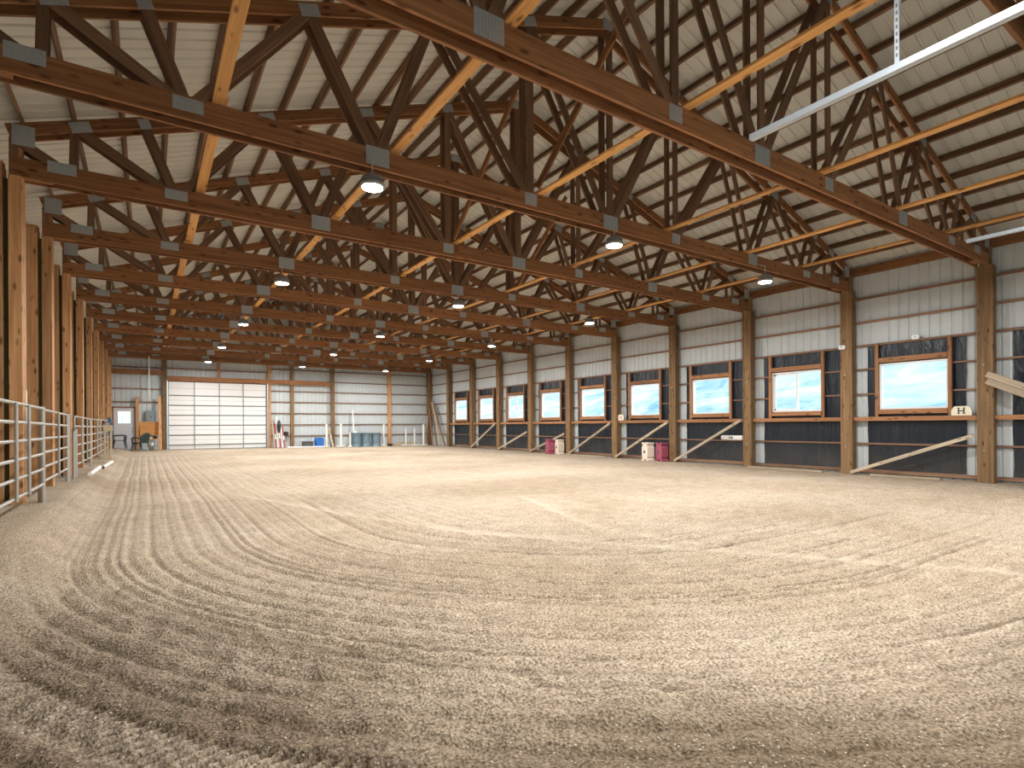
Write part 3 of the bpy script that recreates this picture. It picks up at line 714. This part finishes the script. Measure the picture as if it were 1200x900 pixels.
# resin armchairs
def armchair(x, y, rz, label):
    t = thing('garden_chair', (x, y, gb(x, y)), label, 'chair', 'dark green resin armchairs', rz); R = WM[t.name]
    def B(name, shapes):
        m = MB()
        for s in shapes:
            if s[0] == 'b': m.box(s[1], s[2], s[3])
            else: m.tube(s[1], s[2], 8, s[3] if len(s) > 3 else None)
        m.bm.transform(R); return m.build(name, 'green', t, False)
    B('seat', [('b', (-0.24, -0.24, 0.40), (0.24, 0.24, 0.43), 0.012), ('b', (-0.24, -0.25, 0.36), (0.24, -0.22, 0.42), 0.01)])
    for sx in (-1, 1):
        B('leg', [('t', [(sx * 0.23, -0.23, 0.41), (sx * 0.28, -0.29, 0.0)], 0.034, 0.022)])
        B('leg', [('t', [(sx * 0.22, 0.22, 0.41), (sx * 0.25, 0.32, 0.0)], 0.034, 0.022)])
        B('armrest', [('t', [(sx * 0.25, -0.24, 0.41), (sx * 0.28, -0.26, 0.64), (sx * 0.29, -0.18, 0.67), (sx * 0.28, 0.1, 0.67), (sx * 0.24, 0.27, 0.64)], 0.034)])
    m = MB(); n = 8
    for k in range(n):
        u = -0.2 + 0.4 * k / (n - 1)
        m.tube([(u * 0.9, 0.23, 0.42), (u, 0.29, 0.65), (u * 1.0, 0.34, 0.84 + 0.04 * math.cos(u * 7))], 0.026, 6)
    m.tube([(-0.23, 0.31, 0.72), (-0.2, 0.345, 0.86), (0, 0.35, 0.91), (0.2, 0.345, 0.86), (0.23, 0.31, 0.72)], 0.028, 8)
    m.tube([(-0.23, 0.23, 0.42), (-0.23, 0.31, 0.74)], 0.026, 8); m.tube([(0.23, 0.23, 0.42), (0.23, 0.31, 0.74)], 0.026, 8)
    m.bm.transform(R); m.build('backrest', 'green', t)
armchair(-1.15, 34.35, PI / 2 - 0.1, 'dark green resin armchair in front of the white walk door')
armchair(-0.25, 34.25, -2.3, 'dark green resin armchair in front of the plywood board')
# low shelf table with odds and ends
t = thing('side_table', (0.36, 34.6, gb(0.4)), 'low wooden two shelf table beside the second armchair', 'table'); zb = gb(0.4)
for x in (0.04, 0.48):
    for y in (34.42, 34.82): bar('leg', (x, y, zb), (x, y, zb + 0.58), 0.04, 0.04, 'pale', t)
bar('shelf', (0.01, 34.62, zb + 0.24), (0.51, 34.62, zb + 0.24), 0.46, 0.03, 'pale', t); bar('tabletop', (0.01, 34.62, zb + 0.595), (0.51, 34.62, zb + 0.595), 0.46, 0.03, 'ply', t)
def small(name, prof, x, y, z, mat, label, cat):
    tag(MB().lathe(prof, (x, y, z), 16).build(name, mat, None, True), label, cat)
small('water_jug', [(0.06, 0), (0.07, 0.02), (0.07, 0.14), (0.03, 0.19), (0.03, 0.22)], 0.24, 34.6, zb + 0.256, 'pvc', 'white jug on the lower shelf of the side table', 'jug')
small('feed_tub', [(0.08, 0), (0.10, 0.14), (0.105, 0.15), (0.09, 0.15)], 0.39, 34.6, zb + 0.611, 'black', 'black tub on top of the side table', 'tub')
tag(MB().box((0.04, 34.5, zb + 0.611), (0.26, 34.74, zb + 0.70), 0.03).build('folded_cloth', 'cream', None, True), 'cream folded cloth on top of the side table', 'cloth')
# bundle of poles and flags
for j, (x, xt, mt, h, nm) in enumerate(((6.24, 6.20, 'pale', 1.75, 'pale wooden'), (6.34, 6.32, 'red', 1.45, 'red'), (6.46, 6.42, 'pvc', 1.85, 'tall white'), (6.58, 6.53, 'red', 1.55, 'dark red'), (6.70, 6.64, 'pvc', 1.5, 'white'), (6.84, 6.76, 'red', 1.3, 'short red'))):
    yb = 34.55 + 0.05 * (j % 3)
    t = thing('jump_pole', (x, yb, gb(x)), '%s jump pole leaning in the bundle right of the overhead door' % nm, 'pole', 'poles leaning by the overhead door')
    A = Vector((x, yb, gb(x) + 0.02)); B = Vector((xt, 34.98, gb(x) + h))
    MB().tube([A, B], 0.035, 10).build('pole', mt, t, True)
    if mt == 'red': MB().tube([A.lerp(B, 0.35), A.lerp(B, 0.55)], 0.037, 10).build('stripe', 'pvc', t, True)
tag(MB().lathe([(0.05, -0.35), (0.10, -0.2), (0.12, 0.1), (0.07, 0.3), (0.02, 0.36)], (6.52, 34.7, 1.42), 12).build('folded_cover', 'black', None, True), 'black cloth hung over the bundle of poles', 'cloth')
tag(MB().lathe([(0.03, -0.13), (0.12, -0.08), (0.15, 0.0), (0.12, 0.09), (0.04, 0.13)], (6.98, 35.05, 0.98), 16).build('riding_helmet', 'black', None, True), 'black riding helmet hanging on the low girt', 'helmet')
tag(MB().tube([(6.9, 34.25, gb(7) + 0.04), (9.0, 34.25, gb(9) + 0.04)], 0.045, 10).build('ground_pole', 'pvc', None, True), 'white pole lying on the sand before the dark bin', 'pole')
t = thing('storage_bin', (8.15, 34.75, gb(8.1)), 'dark grey bin on the ground left of the blue container', 'bin'); z = gb(8.1)
m = MB(); m.box((7.85, 34.55, z), (8.45, 34.95, z + 0.32), 0.03); m.build('body', 'dark', t); MB().box((7.82, 34.52, z + 0.32), (8.48, 34.98, z + 0.37), 0.012).build('lid', 'dark', t)
t = thing('jump_block', (8.78, 34.5, gb(8.7)), 'bright blue plastic jump block near the white standards', 'jump block', rz=0.1); R = WM[t.name]
m = MB(); W = .24
m.prism([(-W, 0), (-W * .3, 0), (0, .08), (W * .3, 0), (W, 0), (W, .12), (W * .8, .17), (W, .24), (W, .46), (W * .9, .58), (W * .25, .58), (W * .2, .48), (-W * .2, .48), (-W * .25, .58), (-W * .9, .58), (-W, .46), (-W, .24), (-W * .8, .17), (-W, .12)], -.17, .17)
m.bm.transform(R); m.build('body', 'blue', t)
m = MB(); m.tube([R @ Vector((0, -.172, .3)), R @ Vector((0, -.168, .3))], .05, 16); m.build('cup_hole', 'dark', t)
# white jump standards
def standard(x, h, label, y=34.5, r=0.05, foot=0.28):
    z = gb(x, y); t = thing('jump_standard', (x, y, z), label, 'jump standard', 'white jump standards by the back wall')
    MB().tube([(x, y, z + 0.03), (x, y, z + h)], r, 12).build('upright', 'pvc', t, True)
    MB().tube([(x, y, z + h), (x, y, z + h + 0.03)], r * 1.12, 12).build('cap', 'pvc', t, True)
    m = MB(); m.tube([(x - foot, y, z + 0.045), (x + foot, y, z + 0.045)], 0.04, 10); m.tube([(x, y - foot, z + 0.045), (x, y + foot, z + 0.045)], 0.04, 10); m.build('cross_foot', 'pvc', t, True)
standard(9.22, 1.40, 'white jump standard just right of the blue block', r=0.065, foot=0.15)
standard(10.10, 1.42, 'white jump standard left of the drums', r=0.07)
standard(10.55, 0.85, 'short white jump standard against the first drum', y=34.1, foot=0.12)
standard(12.88, 1.42, 'white jump standard right of the drums', foot=0.17)
standard(14.41, 1.15, 'white jump standard, shorter, right of the last wall post')
standard(15.03, 1.15, 'white jump standard between its two neighbours near the corner')
standard(15.60, 1.42, 'tall white jump standard nearest the corner', y=34.3, r=0.07)
tag(bar('leaning_plank', (9.62, 34.5, gb(9.6) + 0.01), (9.50, 34.97, 1.25), 0.12, 0.03, 'pale', None, (0, 1, 0)), 'short pale slat leaning on the back wall post', 'plank')
tag(MB().tube([(11.05, 34.85, gb(11)), (11.0, 35.0, 2.45)], 0.045, 10).build('tall_pole', 'pvc', None, True), 'tall white pole standing behind the drums', 'pole')
tag(bar('ground_pole', (14.55, 34.05, gb(14.5) + 0.05), (15.5, 34.0, gb(15.5) + 0.05), 0.08, 0.08, 'pvc'), 'white beam lying between the standards near the corner', 'pole')
tag(bar('ground_plank', (13.7, 34.85, gb(14) + 0.12), (15.3, 34.85, gb(15) + 0.12), 0.06, 0.24, 'pale'), 'pale board on edge along the foot of the back wall', 'plank')
# steel drums
for j, x in enumerate((11.02, 11.66, 12.32)):
    z = gb(x, 34.4); R_ = 0.295
    t = thing('steel_drum', (x, 34.4, z), 'blue grey steel drum by the back wall, %s of three' % ('left', 'middle', 'right')[j], 'drum', 'steel drums by the back wall')
    prof = [(R_ - .02, 0), (R_ + .008, 0.0), (R_ + .008, 0.02), (R_, 0.03), (R_, .27), (R_ + .014, .285), (R_, .30), (R_, .57), (R_ + .014, .585), (R_, .60), (R_, .84), (R_ + .008, .85), (R_ + .008, .875), (R_ - .012, .875), (R_ - .018, .855), (0.02, .855)]
    MB().lathe(prof, (x, 34.4, z), 36).build('body', 'drum', t, True)
    MB().lathe([(0.035, 0), (0.035, 0.012), (0.02, 0.014)], (x + 0.12, 34.32, z + 0.855), 12).build('bung', 'track', t)
small('paint_pot', [(0.09, 0), (0.10, 0.01), (0.10, 0.09), (0.09, 0.11)], 10.96, 34.4, gb(11, 34.4) + 0.876, 'pvc', 'white pot on the left drum', 'pot')
small('feed_tub', [(0.14, 0), (0.17, 0.14), (0.18, 0.15), (0.15, 0.15)], 13.26, 34.4, gb(13.2), 'black', 'black tub on the sand beside the last back wall post', 'tub')

# ------------------------------------------------------------------ pipe fence along the left row of posts
def panel(p, q, label, inner=(0.42, 0.65), ztop=1.39, tall=False):
    p, q = Vector((*p, 0)), Vector((*q, 0)); d = (q - p); L = d.length
    zb = lambda v: g(v.x, v.y)
    t = thing('pipe_fence', (p.x, p.y, zb(p)), label, 'fence panel', 'pipe fence panels along the left posts')
    z0 = zb(p); z1 = zb(q)
    for k in range(6):
        h = 0.27 + (ztop - 0.27) * k / 5
        MB().tube([(p.x, p.y, z0 + h), (q.x, q.y, z1 + h)], 0.021, 10).build('rail', 'rail', t, True)
    for f in (0.0, 1.0):
        v = p.lerp(q, f); MB().tube([(v.x, v.y, zb(v) - 0.03), (v.x, v.y, zb(v) + ztop + (0.0 if not tall else 0.05))], 0.024, 10).build('upright', 'rail', t, True)
    for f in inner:
        v = p.lerp(q, f); v = v + Vector((0.03, 0, 0)); MB().tube([(v.x, v.y, zb(v) + 0.24), (v.x, v.y, zb(v) + ztop)], 0.019, 10).build('brace', 'rail', t, True)
    return t
panel((-1.28, 7.0), (-1.28, 10.62), 'galvanised pipe fence panel nearest the camera, cropped by the photo edge', (0.40, 0.63))
panel((-1.34, 10.82), (-1.38, 14.7), 'galvanised pipe fence panel, second from the camera, left of the gate posts', (0.55,))
panel((-1.38, 16.1), (-1.36, 20.1), 'galvanised pipe fence panel, third from the camera', (0.33, 0.66))
panel((-1.36, 20.3), (-1.36, 24.3), 'galvanised pipe fence panel, fourth from the camera', (0.5,))
panel((-1.36, 24.5), (-1.36, 28.35), 'galvanised pipe fence panel farthest from the camera', (0.5,))
def fpost(x, y, h, label, r=0.04):
    t = thing('fence_post', (x, y, g(x, y) - 0.05), label, 'fence post', 'steel posts of the pipe fence')
    MB().tube([(x, y, g(x, y) - 0.05), (x, y, g(x, y) + h)], r, 14).build('pipe', 'rail', t, True)
    MB().tube([(x, y, g(x, y) + h), (x, y, g(x, y) + h + 0.015)], r * 1.1, 14).build('cap', 'dark', t, True)
fpost(-1.30, 10.72, 1.42, 'steel fence post between the first and second panels')
fpost(-1.38, 14.82, 1.42, 'steel fence post at the end of the second panel')
fpost(-1.33, 15.35, 1.05, 'short pale steel post in the gap between fence panels', 0.03)
fpost(-1.36, 16.0, 1.1, 'steel fence post at the start of the third panel', 0.045)
# cream bracket block on the fence and hung tack
t = thing('jump_block', (-1.16, 24.6, g(-1.1, 24.6)), 'tall tan plastic jump block standing against the pipe fence', 'jump block'); z = g(-1.1, 24.6)
m = MB()
m.box((-1.30, 24.5, z + 1.0), (-1.02, 24.7, z + 1.22), 0.02); m.box((-1.28, 24.53, z), (-1.22, 24.67, z + 1.0), 0.01); m.box((-1.10, 24.53, z), (-1.04, 24.67, z + 1.0), 0.01); m.box((-1.3, 24.5, z), (-1.02, 24.7, z + 0.1), 0.01)
m.build('body', 'tan', t)
MB().tube([(-1.24, 24.6, z + 1.22), (-1.24, 24.6, z + 1.3), (-1.16, 24.6, z + 1.34), (-1.08, 24.6, z + 1.3), (-1.08, 24.6, z + 1.22)], 0.014, 8).build('handle', 'dark', t, True)
def halter(x, y, z, mat, mat2, label):
    t = thing('rope_halter', (x, y, z), label, 'halter', 'rope halters hung at the far end of the fence')
    rs = random.Random(int(y * 100)); m = MB()
    for k in range(4):
        a = 0.05 + 0.03 * k; h = 0.45 + 0.22 * k
        m.tube([(x + rs.uniform(-.02, .02), y - a * 0.3, z), (x + a, y - a, z - h * .5), (x + a * .5, y, z - h), (x - a, y + a, z - h * .5), (x - .01, y, z)], 0.022, 7)
    m.build('rope', mat, t, True)
    m = MB()
    for k in range(3): m.tube([(x - .09, y - .04, z - .25 - .3 * k), (x, y - .07, z - .3 - .3 * k), (x + .09, y - .03, z - .22 - .3 * k)], 0.018, 7)
    m.build('noseband', mat2, t, True)
halter(-1.55, 34.72, 1.95, 'rope', 'ropew', 'teal rope halter with white wraps hanging by the walk door')
halter(-1.48, 28.64, 1.72, 'maroon', 'ropew', 'maroon rope halter hanging at the far fence end')
halter(-1.46, 31.66, 1.85, 'rope', 'ropew', 'dark blue rope halter hanging between the other two')
# loose pipes on the ground by the fence
tag(MB().tube([(-1.12, 16.4, g(-1.1, 16.4) + 0.04), (-1.10, 19.4, g(-1.1, 19.4) + 0.04)], 0.05, 12).build('ground_pole', 'pvc', None, True), 'white pole lying along the foot of the pipe fence', 'pole')
t = thing('ground_pole', (-1.0, 19.6, g(-1, 19.6)), 'second white pole with a dark end beyond the first on the ground', 'pole')
MB().tube([(-1.05, 19.6, g(-1, 19.6) + 0.05), (-0.95, 22.4, g(-1, 22.4) + 0.05)], 0.05, 12).build('pipe', 'pvc', t, True)
MB().tube([(-1.055, 19.5, g(-1, 19.6) + 0.05), (-1.05, 19.62, g(-1, 19.6) + 0.05)], 0.055, 12).build('dark_end', 'dark', t, True)

# ------------------------------------------------------------------ overhead tracks of the near door
for x, nm, hy in ((4.42, 'longer one across the upper right', 1.74), (9.44, 'short visible end at the right edge', 1.74)):
    z = 3.88
    t = thing('door_track', (x, 0.0, z), 'bright steel overhead door track, ' + nm, 'door track', 'tracks of the near overhead door')
    m = MB(); m.box((x - 0.028, FRONT + 0.05, z - 0.003), (x + 0.028, 2.85, z)); m.box((x - 0.028, FRONT + 0.05, z), (x - 0.025, 2.85, z + 0.045)); m.box((x + 0.025, FRONT + 0.05, z), (x + 0.028, 2.85, z + 0.045)); m.box((x - 0.028, FRONT + 0.05, z + 0.042), (x - 0.012, 2.85, z + 0.045))
    m.build('rail', 'track', t)
    for s, yy in ((0, hy), (1, hy + 0.0)):
        m = MB(); top = 5.10
        if s == 0:
            m.box((x - 0.003, yy - 0.03, z + 0.04), (x, yy, top)); m.box((x, yy - 0.003, z + 0.04), (x + 0.028, yy, top))
            o = m.build('hanger_angle', 'track', t)
            m = MB()
            for k in range(22): m.box((x - 0.0045, yy - 0.021, z + 0.1 + k * 0.05), (x - 0.003, yy - 0.009, z + 0.125 + k * 0.05))
            m.build('slots', 'dark', o)
        else:
            m.tube([(x + 0.02, yy, z + 0.35), (x + 0.03, yy - 0.12, top)], 0.014, 6); m.build('diagonal_hanger', 'grey', t)

# ------------------------------------------------------------------ outside
def hill():
    xs = np.linspace(17.5, 260, 70); ys = np.linspace(-60, 330, 110); X, Y = np.meshgrid(xs, ys)
    z = -0.6 + 0.30 * np.maximum(X - 40, 0) * (0.75 + 0.5 * vnoise(X, Y, 0.012, 21)) + (vnoise(X, Y, 0.06, 22) - .5) * 5 * sm(30, 70, X) + (vnoise(X, Y, 0.2, 23) - .5) * 1.5 * sm(30, 70, X)
    ny, nx = X.shape; co = np.stack([X, Y, z], -1).reshape(-1, 3); i = np.arange(ny * nx).reshape(ny, nx)
    q = np.stack([i[:-1, :-1], i[:-1, 1:], i[1:, 1:], i[1:, :-1]], -1).reshape(-1, 4)
    me = bpy.data.meshes.new('hillside'); me.from_pydata(co.tolist(), [], q.tolist()); me.update()
    for p in me.polygons: p.use_smooth = True
    m, n, l, p = new_mat('snowy sage hillside'); p.inputs['Roughness'].default_value = 0.9
    tc = n.new('ShaderNodeTexCoord'); nz = n.new('ShaderNodeTexNoise'); nz.inputs['Scale'].default_value = 0.11; nz.inputs['Detail'].default_value = 12; nz.inputs['Roughness'].default_value = 0.72; nz.inputs['Distortion'].default_value = 0.8
    l.new(tc.outputs['Object'], nz.inputs['Vector'])
    r = n.new('ShaderNodeValToRGB'); r.color_ramp.elements[0].position = 0.34; r.color_ramp.elements[1].position = 0.60
    r.color_ramp.elements[0].color = (0.22, 0.42, 0.50, 1); r.color_ramp.elements[1].color = (0.90, 0.93, 0.93, 1)
    l.new(nz.outputs['Fac'], r.inputs['Fac']); l.new(r.outputs['Color'], p.inputs['Base Color'])
    me.materials.append(m); tag(link('hillside', me), kind='structure')
hill()
bm = bmesh.new(); vs = [bm.verts.new(v) for v in ((-90, -30, -0.25), (17.5, -30, -0.25), (17.5, 160, -0.25), (-90, 160, -0.25))]; bm.faces.new(vs)
M['yard'] = plain('pale snowy yard', (0.62, 0.66, 0.68), 0.9, 0, 0.2, 0.3); finish(bm, 'ground', 'yard')

W = bpy.data.worlds.new('World'); SC.world = W; W.use_nodes = True; n = W.node_tree.nodes; l = W.node_tree.links
bg = n['Background']; sky = n.new('ShaderNodeTexSky'); sky.sky_type = 'NISHITA'; sky.sun_disc = False
sky.sun_elevation = math.radians(38); sky.sun_rotation = math.radians(120); sky.air_density = 1.3; sky.dust_density = 2.0
hz = n.new('ShaderNodeMix'); hz.data_type = 'RGBA'; hz.inputs['Factor'].default_value = 0.55; hz.inputs['B'].default_value = (2.0, 2.3, 2.5, 1)
l.new(sky.outputs[0], hz.inputs['A']); l.new(hz.outputs['Result'], bg.inputs['Color']); bg.inputs['Strength'].default_value = 0.62

# ------------------------------------------------------------------ camera
cd = bpy.data.cameras.new('camera'); cam = bpy.data.objects.new('camera', cd); COL.objects.link(cam)
cd.sensor_width = 36; cd.lens = 36 * 645.4 / 1200; cd.shift_y = 0.0404; cd.clip_end = 600; cd.clip_start = 0.05
yaw = math.radians(33.577)
R = Matrix.Rotation(-yaw, 4, 'Z') @ Matrix.Rotation(PI / 2, 4, 'X') @ Matrix.Rotation(math.radians(-0.33), 4, 'Z')
cam.matrix_world = Matrix.Translation((0, 0, EYE)) @ R
SC.camera = cam
SC.view_settings.view_transform = 'Standard'; SC.view_settings.look = 'None'; SC.view_settings.gamma = 1; SC.view_settings.use_curve_mapping = False
SC.view_settings.exposure = 0.1
try:
    SC.cycles.use_denoising = True; SC.cycles.max_bounces = 8; SC.cycles.diffuse_bounces = 6; SC.cycles.transparent_max_bounces = 8; SC.cycles.sample_clamp_indirect = 4
except Exception: pass
